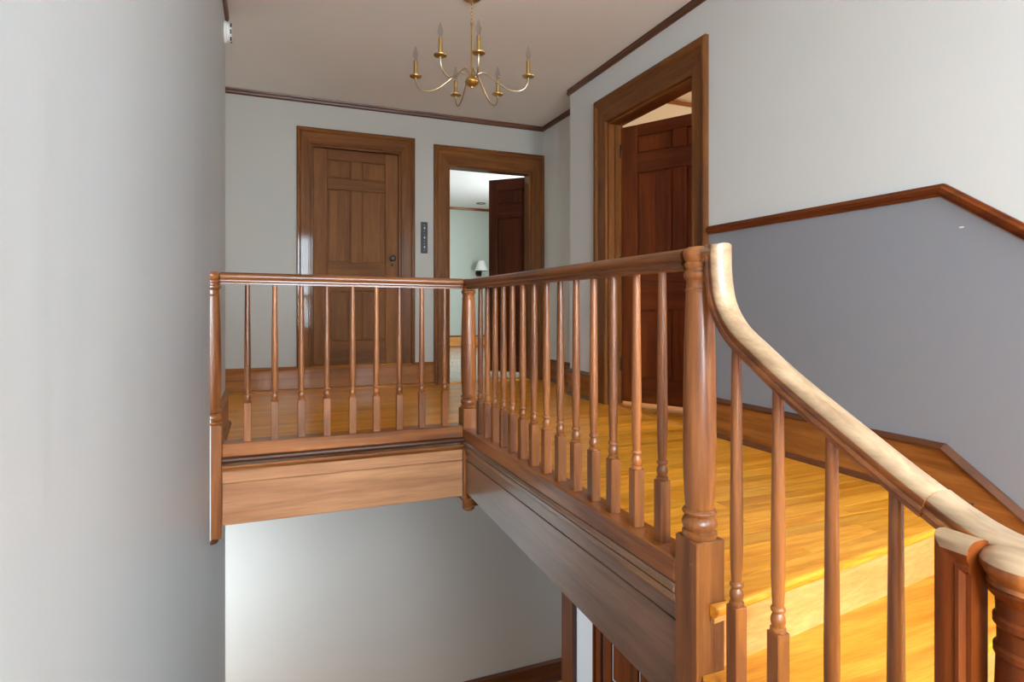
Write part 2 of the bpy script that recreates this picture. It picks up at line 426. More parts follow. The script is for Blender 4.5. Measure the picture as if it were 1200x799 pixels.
chair = [(0, -0.045), (0.010, -0.045), (0.014, -0.036), (0.022, -0.030), (0.024, -0.016), (0.018, -0.008), (0.016, 0), (0, 0)]
a_, b_ = kink_run('trim_5', chair, 2.738, 1.180, 1.449, 0.716, 0.2, 'mahog_y')
struct(a_, 'level reddish wood dado rail above the grey wall panel', 'dado rail')
b_.name = 'trim_6'; struct(b_, 'sloping wood dado rail falling with the stairs at the right edge', 'dado rail')
# grey painted dado below the rail
def dz(y_): return 1.15 if y_ >= 1.449 else 1.15 - .716 * (1.449 - y_)
dd = prism('dado_panel', [(2.738, 1.15), (1.449, 1.15), (0.2, dz(0.2)), (0.2, -0.75), (1.447, 0.12), (2.738, 0.12)], 'x', RW - .004, RW, 'dado', wr)
dd['label'] = 'grey painted lower wall panel'
box('paint_chip', RW - .0055, RW - .004, 1.385, 1.40, 1.008, 1.013, 'plate_white', dd)

# ------------------------------------------------------------------ doors
casing = [(0, 0), (0, 0.016), (0.006, 0.021), (0.016, 0.021), (0.020, 0.0185), (0.082, 0.0185), (0.086, 0.027), (0.094, 0.034), (0.108, 0.034), (0.116, 0.026), (0.116, 0)]
def scaled(prof, wd):
    k = wd / 0.116
    return [(a * k, b) for a, b in prof]
def door_casing(root, x0, x1, z0, z1, wl, wr_, wt, matp, depth):
    """casing in local coords: face at y=0, viewer at -y"""
    db = (0, -1, 0)
    extrude('casing_side', scaled(casing, wl), (x0, 0, 0), (-1, 0, 0), db, (0, 0, 1), z0, z1, matp + '_z', root, 0, wt / wl)
    extrude('casing_side', scaled(casing, wr_), (x1, 0, 0), (1, 0, 0), db, (0, 0, 1), z0, z1, matp + '_z', root, 0, wt / wr_)
    p = scaled(casing, wt)
    o_ = Vector((x0, 0, z1)); n = len(p)
    V = [(x0 - a * wl / wt, -b, z1 + a) for a, b in p] + [(x1 + a * wr_ / wt, -b, z1 + a) for a, b in p]
    F = [list(range(n)), list(range(2 * n - 1, n - 1, -1))] + [[i, (i + 1) % n, n + (i + 1) % n, n + i] for i in range(n)]
    link('casing_head', mesh('casing_head', V, F), matp + '_x', root)
    # jamb lining
    box('jamb', x0, x0 + .018, 0.0, depth, z0, z1 - .018, matp + '_z', root)
    box('jamb', x1 - .018, x1, 0.0, depth, z0, z1 - .018, matp + '_z', root)
    box('head_jamb', x0, x1, 0.0, depth, z1 - .018, z1, matp + '_x', root)

def six_panel_leaf(root, wd, z0, z1, th, matp, panels, stile, mull, knob_x=None, knob_z=None, hinge_x=None, hinges=(), origin=(0, 0, 0), rz=0.0):
    """leaf in its own coords x 0..wd, y 0..th (front at y=0)."""
    core = link('leaf', box_mesh('leaf', 0.002, wd - .002, min(.017, th / 2 - .003), th - min(.017, th / 2 - .003), z0 + .002, z1 - .002), matp + '_z', root)
    core.location = origin; core.rotation_euler = (0, 0, rz)
    bv = 0.004
    box('stile', 0, stile[0], 0, th, z0, z1, matp + '_z', core, bv)
    box('stile', wd - stile[1], wd, 0, th, z0, z1, matp + '_z', core, bv)
    zs = [z0] + [v for p in panels for v in p] + [z1]     # panels listed bottom to top
    for i in range(0, len(zs), 2):
        box('rail', stile[0], wd - stile[1], 0, th, zs[i], zs[i + 1], matp + '_x', core, bv)
    for (a, b) in panels:
        mx = []
        if mull:
            box('mullion', mull[0], mull[1], 0, th, a, b, matp + '_z', core, bv)
            mx = [(stile[0], mull[0]), (mull[1], wd - stile[1])]
        else:
            mx = [(stile[0], wd - stile[1])]
        for (u, v) in mx:
            m_ = .012
            box('panel', u + m_, v - m_, 0.0095, th - .0095, a + m_, b - m_, matp + '_z', core, 0.003)
    if knob_x is not None:
        k = link('knob', lathe_mesh('knob', [(0.026, 0), (0.026, 0.004), (0.012, 0.007), (0.009, 0.028), (0.018, 0.034), (0.027, 0.044), (0.027, 0.052), (0.018, 0.060), (0.002, 0.062)], 20), 'black', core)
        k.location = (knob_x, 0, knob_z); k.rotation_euler = (math.pi / 2, 0, 0)
        e = link('keyhole_plate', lathe_mesh('keyhole_plate', [(0.013, 0), (0.013, 0.003), (0.009, 0.005), (0.001, 0.005)], 16), 'black', core)
        e.location = (knob_x, 0, knob_z - .055); e.rotation_euler = (math.pi / 2, 0, 0)
    for hz in hinges:
        h = link('hinge', lathe_mesh('hinge', [(0.001, -0.05), (0.004, -0.048), (0.0065, -0.044), (0.0065, 0.044), (0.004, 0.048), (0.001, 0.05)], 10), 'bronze', core)
        h.location = (hinge_x, -0.004, hz)
    return core

# door 1, closed
d1 = empty('door_1', (0, BK, 0)); struct(d1, 'closed oak panelled door above the baseboard step', 'door')
door_casing(d1, D1[0], D1[1], D1[2], D1[3], 0.116, 0.126, 0.138, 'casing', 0.12)
w1 = D1[1] - D1[0] - .04
six_panel_leaf(d1, w1, D1[2] + .004, D1[3] - .022, 0.04, 'door', [(0.425, 0.865), (1.112, 1.757), (1.857, 2.018)], (0.118, 0.118), (0.318, 0.412), w1 - .056, 1.163, -.003, (2.03, 0.46), (D1[0] + .02, 0.018, 0))
box('sill', D1[0] - .1, D1[1] + .1, -.02, 0.10, D1[2] - .018, D1[2], 'base_x', d1)

# door 2, open doorway to the far room
d2 = empty('door_2', (0, BK, 0)); struct(d2, 'open doorway in the back wall with dark wood casing', 'door')
door_casing(d2, D2[0], D2[1], 0, D2[3], 0.140, 0.136, 0.175, 'casing', 0.12)
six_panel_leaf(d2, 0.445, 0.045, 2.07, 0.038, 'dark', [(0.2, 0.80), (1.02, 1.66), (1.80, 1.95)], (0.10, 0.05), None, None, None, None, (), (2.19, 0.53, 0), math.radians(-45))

# door 3, right wall, leaf swung into the side room
d3 = empty('door_3', (RW, 0, 0), -math.pi / 2); struct(d3, 'dark panelled door half open in the right wall', 'door')
# local x = -world y ; local y = world x
door_casing(d3, -D3[1], -D3[0], 0, D3[3], 0.16, 0.130, 0.19, 'casing', 0.12)
box('stop_moulding', -D3[1] + .018, -D3[1] + .03, 0.05, 0.075, 0, D3[3] - .03, 'door_z', d3)
six_panel_leaf(d3, 0.90, 0.025, 2.055, 0.04, 'mahog', [(0.20, 0.70), (0.98, 1.70), (1.84, 1.97)], (0.125, 0.125), (0.40, 0.50), None, None, -0.003, (1.88, 1.05, 0.30), (-D3[1] + .024, 0.105, 0), math.radians(29))

# door 4 on the storey below
d4 = empty('door_4', (RW, 0, LOW), -math.pi / 2); struct(d4, 'dark panelled door under the landing on the storey below', 'door')
door_casing(d4, -3.90, -3.05, 0, 2.05, 0.11, 0.11, 0.12, 'mahog', 0.002)
six_panel_leaf(d4, 0.81, 0.01, 2.03, 0.03, 'mahog', [(0.22, 0.86), (1.06, 1.66), (1.80, 1.92)], (0.11, 0.11), (0.36, 0.45), None, None, None, (), (-3.88, -0.012, 0), 0)
po = box('wood_post', 2.30, RW - .001, 4.315, 4.51, LOW, -0.26, 'trim_z', None, 0.004)
tag(po, 'dark wood post at the wall corner of the storey below', 'post')
sp = empty('switch_plate', (RW, 4.115, -1.39))

# ------------------------------------------------------------------ edges of the landing (fascia)
YF = 3.02
t7 = box('trim_7', LW + .048, 0.9575, YF, YF + .05, -0.275, -0.085, 'fascia_x', None, 0.003)
struct(t7, 'wood fascia board along the bridge of the landing', 'fascia')
box('fascia_board', LW + .048, 0.9575, YF + .004, YF + .05, -0.084, 0.0, 'fascia_x', t7, 0.002)
extrude('cove_moulding', [(0, -0.028), (0.006, -0.028), (0.010, -0.018), (0.020, -0.010), (0.020, 0.0), (0, 0.0)], (LW + .048, YF + .004, 0.0), (0, -1, 0), (0, 0, 1), (1, 0, 0), 0, 0.9575 - LW - .048, 'rail_x', t7)
extrude('bead_moulding', [(0, 0.0), (0.020, 0.0), (0.027, 0.005), (0.030, 0.012), (0.027, 0.019), (0.020, 0.024), (0, 0.024)], (LW + .048, YF + .004, 0.012), (0, -1, 0), (0, 0, 1), (1, 0, 0), 0, 0.9575 - LW - .048, 'trim_x', t7)
box('base_rail', LW + .048, 0.9575, YF - .006, YF + .088, 0.036, 0.098, 'rail_x', t7, 0.004)

XF = 0.972
N0, N1 = 1.2475, 3.0075
t8 = prism('trim_8', [(N0, -0.085), (N0, -0.312), (N1, -0.252), (N1, -0.085)], 'x', XF, XF + .045, 'stringer_y')
struct(t8, 'long dark fascia board below the right hand balusters', 'fascia')
box('fascia_board', XF + .004, XF + .045, N0, N1, -0.084, 0.0, 'stringer_y', t8, 0.002)
extrude('cove_moulding', [(0, -0.030), (0.006, -0.030), (0.010, -0.018), (0.020, -0.010), (0.020, 0.0), (0, 0.0)], (XF + .004, N0, -0.006), (-1, 0, 0), (0, 0, 1), (0, 1, 0), 0, N1 - N0, 'stringer_y', t8)
extrude('bead_moulding', [(0, 0.0), (0.018, 0.0), (0.024, 0.005), (0.026, 0.012), (0.024, 0.019), (0.018, 0.024), (0, 0.024)], (XF + .004, N0, -0.004), (-1, 0, 0), (0, 0, 1), (0, 1, 0), 0, N1 - N0, 'stringer_y', t8)
box('base_rail', XF - .014, XF + .072, N0, N1, 0.020, 0.083, 'rail_y', t8, 0.004)

# ------------------------------------------------------------------ newel posts
B = 0.0425
shaft_prof = [(0.040, 0.0), (0.0425, 0.004), (0.0425, 0.014), (0.036, 0.018), (0.041, 0.026), (0.043, 0.036), (0.040, 0.046), (0.033, 0.054), (0.034, 0.057),
              (0.041, 0.060), (0.0425, 0.064), (0.040, 0.069), (0.034, 0.073), (0.0365, 0.10), (0.0395, 0.16), (0.0405, 0.24), (0.040, 0.34), (0.0375, 0.48), (0.0335, 0.61),
              (0.0335, 0.612), (0.0345, 0.614), (0.0345, 0.620), (0.0325, 0.622), (0.0315, 0.640), (0.0345, 0.645), (0.0385, 0.651), (0.0385, 0.660), (0.034, 0.666), (0.034, 0.672)]
cap_prof = [(0.033, 0.0), (0.037, 0.006), (0.037, 0.012), (0.033, 0.016), (0.036, 0.022), (0.0395, 0.030), (0.0405, 0.038), (0.0375, 0.046), (0.030, 0.052), (0.015, 0.0545), (0.001, 0.055)]
shaft_me = lathe_mesh('newel_shaft', shaft_prof, 32); cap_me = lathe_mesh('newel_cap', cap_prof, 32)
def newel(x, yy, zblock0, zblock1, top, label, cat='newel post', pendant=True):
    r = empty('newel_post', (x, yy, zblock0))
    tag(r, label, cat, 'newel posts of the staircase')
    b_ = box('block', -B, B, -B, B, 0, zblock1 - zblock0, 'rail_z', r, 0.003)
    L = top - 0.055 - zblock1
    s = link('shaft', shaft_me, 'rail_z', r); s.location = (0, 0, zblock1 - zblock0); s.scale = (1, 1, L / 0.672)
    c_ = link('cap', cap_me, 'rail_z', r); c_.location = (0, 0, top - 0.055 - zblock0)
    if pendant:
        p = link('pendant', lathe_mesh('pendant', [(0.006, -0.034), (0.020, -0.032), (0.030, -0.026), (0.034, -0.018), (0.030, -0.010), (0.036, -0.004), (0.036, 0.0)], 24), 'rail_z', r)
        box('pendant_collar', -B - .006, B + .006, -B - .006, B + .006, 0.0, 0.04, 'rail_z', r, 0.004)
    return r
TOP = 0.872
newel(1.0, 3.05, -0.33, 0.185, TOP, 'corner newel post where the two landing railings meet')
newel(1.0, 1.205, -0.62, 0.150, TOP, 'tall turned newel post at the head of the stairs')
# half newel against the left wall
r = empty('newel_post', (LW, 3.05, -0.33)); tag(r, 'half newel post fixed against the left wall', 'newel post', 'newel posts of the staircase')
box('block', 0, .047, -B, B, 0, 0.515, 'rail_z', r, 0.003)
box('caulk_line', 0, .0035, -B - .003, -B, 0.0, 0.56, 'plate_white', r)
hs = link('shaft', lathe_mesh('half_shaft', [(q * 1.08, z) for q, z in shaft_prof], 18, math.pi, -math.pi / 2), 'rail_z', r); hs.location = (0, 0, 0.515); hs.scale = (1, 1, (TOP + .012 - .055 - .185) / .672)
hc = link('cap', lathe_mesh('half_cap', [(q * 1.08, z) for q, z in cap_prof], 18, math.pi, -math.pi / 2), 'rail_z', r); hc.location = (0, 0, TOP + .012 - .055 + .33)
hp = link('pendant', lathe_mesh('half_pendant', [(0.006, -0.03), (0.03, -0.024), (0.034, -0.014), (0.030, -0.008), (0.036, 0.0)], 16, math.pi, -math.pi / 2), 'trim_z', r)
# lower newel at the half landing
r = empty('newel_post', (0.985, 0.495, -0.51)); tag(r, 'cropped newel post with worn cap at the lower right edge', 'newel post', 'newel posts of the staircase')
box('block', -.055, .055, -.055, .055, 0, 0.28, 'rail_z', r, 0.004)
link('shaft', lathe_mesh('lower_shaft', [(0.054, 0.0), (0.054, 0.02), (0.045, 0.03), (0.052, 0.05), (0.045, 0.07), (0.047, 0.2), (0.044, 0.36), (0.041, 0.46), (0.044, 0.463), (0.044, 0.472), (0.040, 0.476), (0.040, 0.50), (0.0445, 0.505), (0.0445, 0.514), (0.041, 0.518), (0.042, 0.54), (0.050, 0.548), (0.052, 0.556), (0.047, 0.562), (0.047, 0.566)], 32), 'mahog_z', r).location = (0, 0, 0.28)
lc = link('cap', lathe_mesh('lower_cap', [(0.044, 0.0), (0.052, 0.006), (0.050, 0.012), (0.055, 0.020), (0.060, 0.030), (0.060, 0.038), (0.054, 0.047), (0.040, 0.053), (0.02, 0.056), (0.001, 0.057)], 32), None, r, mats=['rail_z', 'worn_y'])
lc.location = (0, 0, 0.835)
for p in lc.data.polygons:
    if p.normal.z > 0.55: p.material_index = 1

# ------------------------------------------------------------------ balustrades
half = [(0.0, 0.0), (0.011, -0.0008), (0.020, -0.004), (0.0265, -0.010), (0.0295, -0.018), (0.0285, -0.026), (0.0245, -0.0315), (0.0235, -0.034), (0.026, -0.037), (0.0262, -0.042), (0.022, -0.046), (0.019, -0.0475), (0.019, -0.055)]
rail_prof = half + [(-x, z) for x, z in half[::-1] if x > 0]
def straight_rail(name, p0, p1, parent, mat):
    p0 = Vector(p0); p1 = Vector(p1); d = (p1 - p0); L = d.length; d.normalize(); side = d.cross(Vector((0, 0, 1)))
    o = extrude(name, rail_prof, p0, side, (0, 0, 1), d, 0, L, mat, parent)
    for p in o.data.polygons: p.use_smooth = True
    o.data.set_sharp_from_angle(angle=0.65)
    return o
bal_me = {}
def baluster(parent, x, yy, z0, zb, z1, mat='rail_z'):
    """turned shaft on a square block; the shaft is the part, the block its sub-part"""
    L = z1 - zb; key = round(L, 3)
    if key not in bal_me:
        pr = [(0.0155, 0.0), (0.0165, 0.003), (0.0165, 0.008), (0.0125, 0.011), (0.0150, 0.018), (0.0158, 0.025), (0.0135, 0.034), (0.0105, 0.040), (0.011, 0.042),
              (0.0150, 0.044), (0.0155, 0.048), (0.0148, 0.051), (0.0115, 0.054), (0.0128, 0.075), (0.0142, 0.12), (0.0146, 0.20)]
        pr += [(0.0146 - 0.0036 * t, 0.20 + (L - 0.20) * t) for t in (0.25, 0.5, 0.75, 1.0)]
        bal_me[key] = lathe_mesh('baluster', pr, 16)
    s = link('baluster', bal_me[key], mat, parent); s.location = (x, yy, zb)
    kb = ('b', round(zb - z0, 3))
    if kb not in bal_me: bal_me[kb] = box_mesh('block', -.0165, .0165, -.0165, .0165, -(zb - z0), 0, 0.0018)
    b_ = link('block', bal_me[kb], mat, s)
    return s
# bridge railing
b1 = empty('landing_balustrade', (0.4, 3.05, 0.098)); tag(b1, 'straight railing with turned balusters across the bridge of the landing', 'railing')
def place(o, root): 
    o.location = Vector(o.location) - root.location
for x in (-0.081, 0.037, 0.156, 0.274, 0.396, 0.513, 0.629, 0.745, 0.868):
    place(baluster(b1, x, 3.05, 0.098, 0.276, 0.822), b1)
o = straight_rail('handrail', (LW + .040, 3.05, TOP + .010), (0.962, 3.05, TOP), b1, 'rail_x'); place(o, b1)
# right railing
b2 = empty('landing_balustrade', (1.0, 2.1, 0.083)); tag(b2, 'receding railing with turned balusters between corner newel and stair newel', 'railing')
for yy in (2.857, 2.755, 2.648, 2.54, 2.432, 2.318, 2.203, 2.087, 1.97, 1.849, 1.727, 1.607, 1.480, 1.357):
    place(baluster(b2, 1.0, yy, 0.083, 0.250, TOP - .052), b2)
o = straight_rail('handrail', (1.0, 3.012, TOP - .002), (1.0, 1.243, TOP - .002), b2, 'rail_y'); place(o, b2)
# stair railing
b3 = empty('stair_balustrade', (1.0, 0.85, -0.17)); tag(b3, 'descending stair railing with worn pale curved handrail', 'railing')
nh = len(half)
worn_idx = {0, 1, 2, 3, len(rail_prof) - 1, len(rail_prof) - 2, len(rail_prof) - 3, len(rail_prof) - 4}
def smooth_path(pts, n=6):
    out = []
    P = [Vector(p) for p in pts]
    for i in range(len(P) - 1):
        p0 = P[max(0, i - 1)]; p1 = P[i]; p2 = P[i + 1]; p3 = P[min(len(P) - 1, i + 2)]
        for k in range(n):
            t = k / n
            out.append(0.5 * ((2 * p1) + (-p0 + p2) * t + (2 * p0 - 5 * p1 + 4 * p2 - p3) * t * t + (-p0 + 3 * p1 - 3 * p2 + p3) * t ** 3))
    out.append(P[-1]); return [(p.x, p.y) for p in out]
goose = [(1.112, 0.872), (1.112, 0.84), (1.110, 0.80), (1.097, 0.738), (1.060, 0.685), (0.997, 0.640), (0.900, 0.578), (0.760, 0.500), (0.685, 0.459), (0.625, 0.428)]
path = [(1.1655, 0.872)] + smooth_path(goose)
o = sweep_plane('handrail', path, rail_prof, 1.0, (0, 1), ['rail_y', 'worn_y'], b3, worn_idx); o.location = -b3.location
ease = [(0.625, 0.428), (0.590, 0.411), (0.550, 0.396), (0.510, 0.3885), (0.46, 0.386)]
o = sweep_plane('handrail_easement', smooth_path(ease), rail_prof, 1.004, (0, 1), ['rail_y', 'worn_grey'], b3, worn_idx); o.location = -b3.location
def rail_under(yy):
    for a, b in zip(path[:-1], path[1:]):
        if b[0] <= yy <= a[0] and a[0] != b[0]:
            t = (a[0] - yy) / (a[0] - b[0]); z = a[1] + (b[1] - a[1]) * t
            sl_ = math.atan2(abs(b[1] - a[1]), abs(b[0] - a[0]))
            return z - 0.055 / math.cos(sl_) + .012
for yy, z0 in ((1.078, -0.17), (0.957, -0.17), (0.827, -0.34), (0.701, -0.34)):
    place(baluster(b3, 1.0, yy, z0, z0 + 0.206, rail_under(yy)), b3)
# rail of the flight below: level return, then a vertical drop
b4 = empty('handrail_drop', (0.955, 0.6, -0.51)); tag(b4, 'mitred handrail end dropping straight down beside the cropped newel', 'handrail')
dp = [(0.545, 0.383), (0.600, 0.383), (0.600, 0.0), (0.605, -0.06), (0.63, -0.115), (0.68, -0.165), (0.76, -0.225), (1.10, -0.46), (1.6, -0.80)]
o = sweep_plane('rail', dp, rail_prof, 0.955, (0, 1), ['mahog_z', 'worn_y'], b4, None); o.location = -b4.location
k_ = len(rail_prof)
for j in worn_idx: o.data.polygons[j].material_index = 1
for zz in (0.17, 0.135):
    pl = link('wood_plug', lathe_mesh('wood_plug', [(0.0085, 0), (0.0085, 0.002), (0.001, 0.0022)], 14), 'trim_z', b4)
    pl.location = Vector((0.955, 0.545, zz)) - b4.location; pl.rotation_euler = (math.pi / 2, 0, 0)

# ------------------------------------------------------------------ stairs
st = empty('staircase', (1.7, 0.9, -0.51)); tag(st, 'short flight of golden wooden steps going down from the landing', 'staircase')
def sprism(name, poly, z0, z1, mat, bev=0.0, front=None):
    o = prism(name, poly, 'z', z0, z1, mat, st); o.location = -st.location
    if bev:
        bm = bmesh.new(); bm.from_mesh(o.data); ed = [e for e in bm.edges if all(v.co.y < ly(front, v.co.x) + .003 or v.co.x < X0s + .002 for v in e.verts)]; bmesh.ops.bevel(bm, geom=ed, offset=bev, segments=4, affect='EDGES', profile=0.5); bm.to_mesh(o.data); bm.free()
        for p in o.data.polygons: p.use_smooth = True
        o.data.set_sharp_from_angle(angle=0.8)
    return o
lines = [(1.14, NM, 0.0), (0.854, 0.165, -0.17), (0.57, 0.20, -0.34)]
def ly(k, x, off=0.0): return lines[k][0] + lines[k][1] * (x - 1.0) + off
X0s = 0.965
# nosing board on the landing edge
sprism('nosing', [(0.995, ly(0, 0.995)), (RW - .018, ly(0, RW - .018)), (RW - .018, ly(0, RW - .018, NB - .001)), (1.045, ly(0, 1.045, NB - .001)), (1.045, 1.1605), (0.995, 1.1605)], -0.028, 0.0, 'floor_x', 0.011, 0)
for k in (1, 2):
    z = lines[k][2]
    sprism('tread', [(X0s, ly(k, X0s)), (RW - .018, ly(k, RW - .018)), (RW - .018, ly(k - 1, RW - .018, .04)), (1.0, ly(k - 1, 1.0, .04)), (X0s, ly(k - 1, X0s, .02))], z - 0.028, z, 'floor_x', 0.011, k)
for k in (0, 1, 2):
    z = lines[k][2]; x0_ = 1.0
    sprism('riser', [(x0_, ly(k, x0_, .028)), (RW - .018, ly(k, RW - .018, .028)), (RW - .018, ly(k, RW - .018, .046)), (x0_, ly(k, x0_, .046))], z - 0.17, z - 0.028, 'riser_x')
    cv = sprism('cove_moulding', [(x0_, ly(k, x0_, .012)), (RW - .018, ly(k, RW - .018, .012)), (RW - .018, ly(k, RW - .018, .03)), (x0_, ly(k, x0_, .03))], z - 0.044, z - 0.028, 'riser_x')
o = prism('stringer', [(1.16, -0.198), (0.88, -0.198), (0.88, -0.368), (0.60, -0.368), (0.60, -0.51), (0.66, -0.62), (1.16, -0.62)], 'x', 0.978, 0.999, 'stringer_y', st)
o.location = -st.location
# flight below (mostly out of sight)
fl = empty('staircase', (0.35, 0.6, -0.7)); tag(fl, 'wooden flight going down out of sight under the bridge', 'staircase')
for k in range(14):
    z = -0.51 - 0.17 * (k + 1); y0 = 0.55 + 0.245 * k
    o = box('tread', LW + .006, 0.93, y0, y0 + .27, z - .03, z, 'floor_x', fl); o.location = -fl.location
    o = box('riser', LW + .006, 0.93, y0, y0 + .018, z, z + .14, 'riser_x', fl); o.location = -fl.location

# ------------------------------------------------------------------ chandelier
CX, CY, HZ = 1.115, 3.337, 2.045
ch = empty('chandelier', (CX, CY, HZ)); tag(ch, 'brass six arm candle chandelier hanging from the landing ceiling', 'chandelier')
link('hub', lathe_mesh('hub', [(0.001, -0.042), (0.008, -0.040), (0.009, -0.034), (0.018, -0.030), (0.036, -0.018), (0.042, -0.004), (0.036, 0.010), (0.020, 0.018), (0.013, 0.024), (0.013, 0.04), (0.008, 0.044)], 28), 'brass', ch)
link('stem', lathe_mesh('stem', [(0.0065, 0.04), (0.0065, 0.325), (0.009, 0.327), (0.009, 0.340), (0.004, 0.345)], 12), 'brass', ch)
lk = tube_mesh('chain_link', [(0.0075 * math.cos(t), 0, 0.013 * math.sin(t)) for t in [2 * math.pi * i / 12 for i in range(13)]], 0.0018, 6)
z = 0.352; i = 0
while HZ + z < CE - 0.02:
    l_ = link('chain_link', lk, 'brass', ch); l_.location = (0, 0, z); l_.rotation_euler = (0, 0, math.pi / 2 * (i % 2) + .3)
    z += 0.0215; i += 1
link('canopy', lathe_mesh('canopy', [(0.006, CE - HZ - .016), (0.02, CE - HZ - .015), (0.045, CE - HZ - .009), (0.055, CE - HZ - .002), (0.055, CE - HZ)], 28), 'brass', ch)
arm_pts = [(0.018, 0.022), (0.035, 0.040), (0.060, 0.050), (0.085, 0.044), (0.120, 0.016), (0.165, -0.020), (0.215, -0.050), (0.262, -0.060), (0.300, -0.050), (0.322, -0.024), (0.330, 0.010), (0.330, 0.024)]
ap = smooth_path(arm_pts, 4)
arm_me = tube_mesh('arm', [(a, 0, b) for a, b in ap], 0.0048, 8)
cup_me = lathe_mesh('drip_cup', [(0.008, 0.018), (0.018, 0.019), (0.034, 0.024), (0.0365, 0.030), (0.034, 0.031), (0.018, 0.027), (0.012, 0.027)], 24)
can_me = lathe_mesh('candle_sleeve', [(0.0115, 0.026), (0.0115, 0.118), (0.010, 0.120), (0.006, 0.120)], 16)
bulb_me = lathe_mesh('bulb', [(0.006, 0.120), (0.008, 0.130), (0.0145, 0.148), (0.0150, 0.158), (0.0105, 0.176), (0.005, 0.196), (0.0012, 0.206)], 16)
for deg in (0, 180, -117, -80, 112, 64):
    a = link('arm', arm_me, 'champagne', ch); a.rotation_euler = (0, 0, math.radians(deg) - YAW)
    for nm, me_, mt in (('drip_cup', cup_me, 'brass'), ('candle_sleeve', can_me, 'brass'), ('bulb', bulb_me, 'glass')):
        s = link(nm, me_, mt, a); s.location = (0.330, 0, 0)

# ------------------------------------------------------------------ small wall things
sd = empty('smoke_detector', (LW, 4.02, 2.385)); tag(sd, 'round white smoke detector on the wall corner below the ceiling moulding', 'smoke detector')
q = link('base', lathe_mesh('base', [(0.066, 0.0), (0.066, 0.010), (0.062, 0.014), (0.050, 0.014)], 32), 'plate_white', sd); q.rotation_euler = (0, math.pi / 2, 0)
q = link('cover', lathe_mesh('cover', [(0.060, 0.013), (0.060, 0.026), (0.050, 0.040), (0.035, 0.044), (0.001, 0.044)], 32), 'plate_white', sd); q.rotation_euler = (0, math.pi / 2, 0)
for i in range(8):
    t = 2 * math.pi * i / 8 + .2
    v_ = link('vent_slot', box_mesh('vent_slot', -0.004, 0.004, -0.012, 0.012, 0.0, 0.009), 'black', sd)
    v_.matrix_local = Matrix.Rotation(math.pi / 2, 4, 'Y') @ Matrix.Rotation(t, 4, 'Z') @ Matrix.Translation((0.051, 0, 0.0315))

ps = empty('switch_plate', (1.3575, BK, 1.366)); tag(ps, 'narrow black vertical switch plate between the two back doors', 'switch plate')
box('plate', -.0325, .0325, -.006, 0, -.145, .145, 'black', ps, 0.002)
for zz in (-0.088, 0.0, 0.088):
    t_ = box('toggle', -.005, .005, -.020, -.006, -.010, .010, 'light_toggle', ps, 0.002); t_.location = (0, 0, zz)
    for s_ in (-.030, .030):
        q = link('screw', lathe_mesh('screw', [(0.0035, 0.0), (0.003, 0.0015), (0.001, 0.002)], 10), 'light_toggle', ps)
        q.location = (0, -.006, zz + s_); q.rotation_euler = (math.pi / 2, 0, 0)

tag(sp, 'small white switch plate on the wall of the storey below', 'switch plate')
box('plate', -.005, 0, -.038, .038, -.058, .058, 'plate_white', sp, 0.002)
t_ = box('toggle', -.016, -.005, -.004, .004, -.008, .010, 'bronze', sp, 0.001)

# ------------------------------------------------------------------ far room beyond the open doorway
FY, FX0, FX1 = 10.4, 0.6, 4.27
struct(box('floor_far_room', FX0, FX1, BK + .12, FY, -0.1, 0.0, 'pale_floor'), 'wood floor of the far room with its glare put into the pale colour', 'floor')
struct(box('wall_far_room_back', FX0 - .12, FX1 + .12, FY, FY + .12, 0, CE, 'sage'), 'sage green wall at the end of the far room', 'wall')
struct(box('wall_far_room_left', FX0 - .12, FX0, BK + .12, FY, 0, CE, 'sage'), 'left wall of the far room', 'wall')
o = wall('wall_far_room_right', 'x', FX1, FX1 + .12, BK + .12, FY, 0, CE, [(6.4, 8.8, 0.7, 2.2)], 'sage'); o['label'] = 'right wall of the far room with its window'; o['category'] = 'wall'
struct(box('ceiling_far_room', FX0 - .12, FX1 + .12, BK + .12, FY + .12, CE, CE + .1, 'white'), 'white ceiling of the far room', 'ceiling')
crown_run(9, (FX0, FY, zc), (FX1, FY, zc), (0, -1, 0), 'pale brown ceiling moulding at the end of the far room', 'base_x')
crown_run(10, (FX1, BK + .12, zc), (FX1, FY, zc), (-1, 0, 0), 'ceiling moulding on the right wall of the far room', 'base_y')
baseboard('far_room', (FX0, FY), (FX1, FY), (0, -1, 0), 0, 'golden baseboard at the end of the far room', 'x')
bpy.data.objects['baseboard_far_room'].data.materials[0] = M['floor_x']
sc_ = empty('wall_sconce', (3.60, FY, 1.36)); tag(sc_, 'small wall sconce with white shade on the sage wall', 'wall lamp')
q = link('back_plate', lathe_mesh('back_plate', [(0.055, 0), (0.055, 0.008), (0.04, 0.018), (0.001, 0.02)], 20), 'bronze', sc_); q.rotation_euler = (math.pi / 2, 0, 0); q.location = (0, 0, -.02)
q = link('arm', tube_mesh('arm', [(0, -.015, -.02), (0, -.06, -.06), (0, -.11, -.075), (0, -.15, -.05), (0, -.16, 0.0), (0, -.16, 0.03)], 0.011, 8), 'bronze', sc_)
q = link('lamp_shade', lathe_mesh('lamp_shade', [(0.120, 0.02), (0.060, 0.20), (0.056, 0.20), (0.116, 0.02)], 24, smooth=True), 'shade', sc_); q.location = (0, -.16, 0)
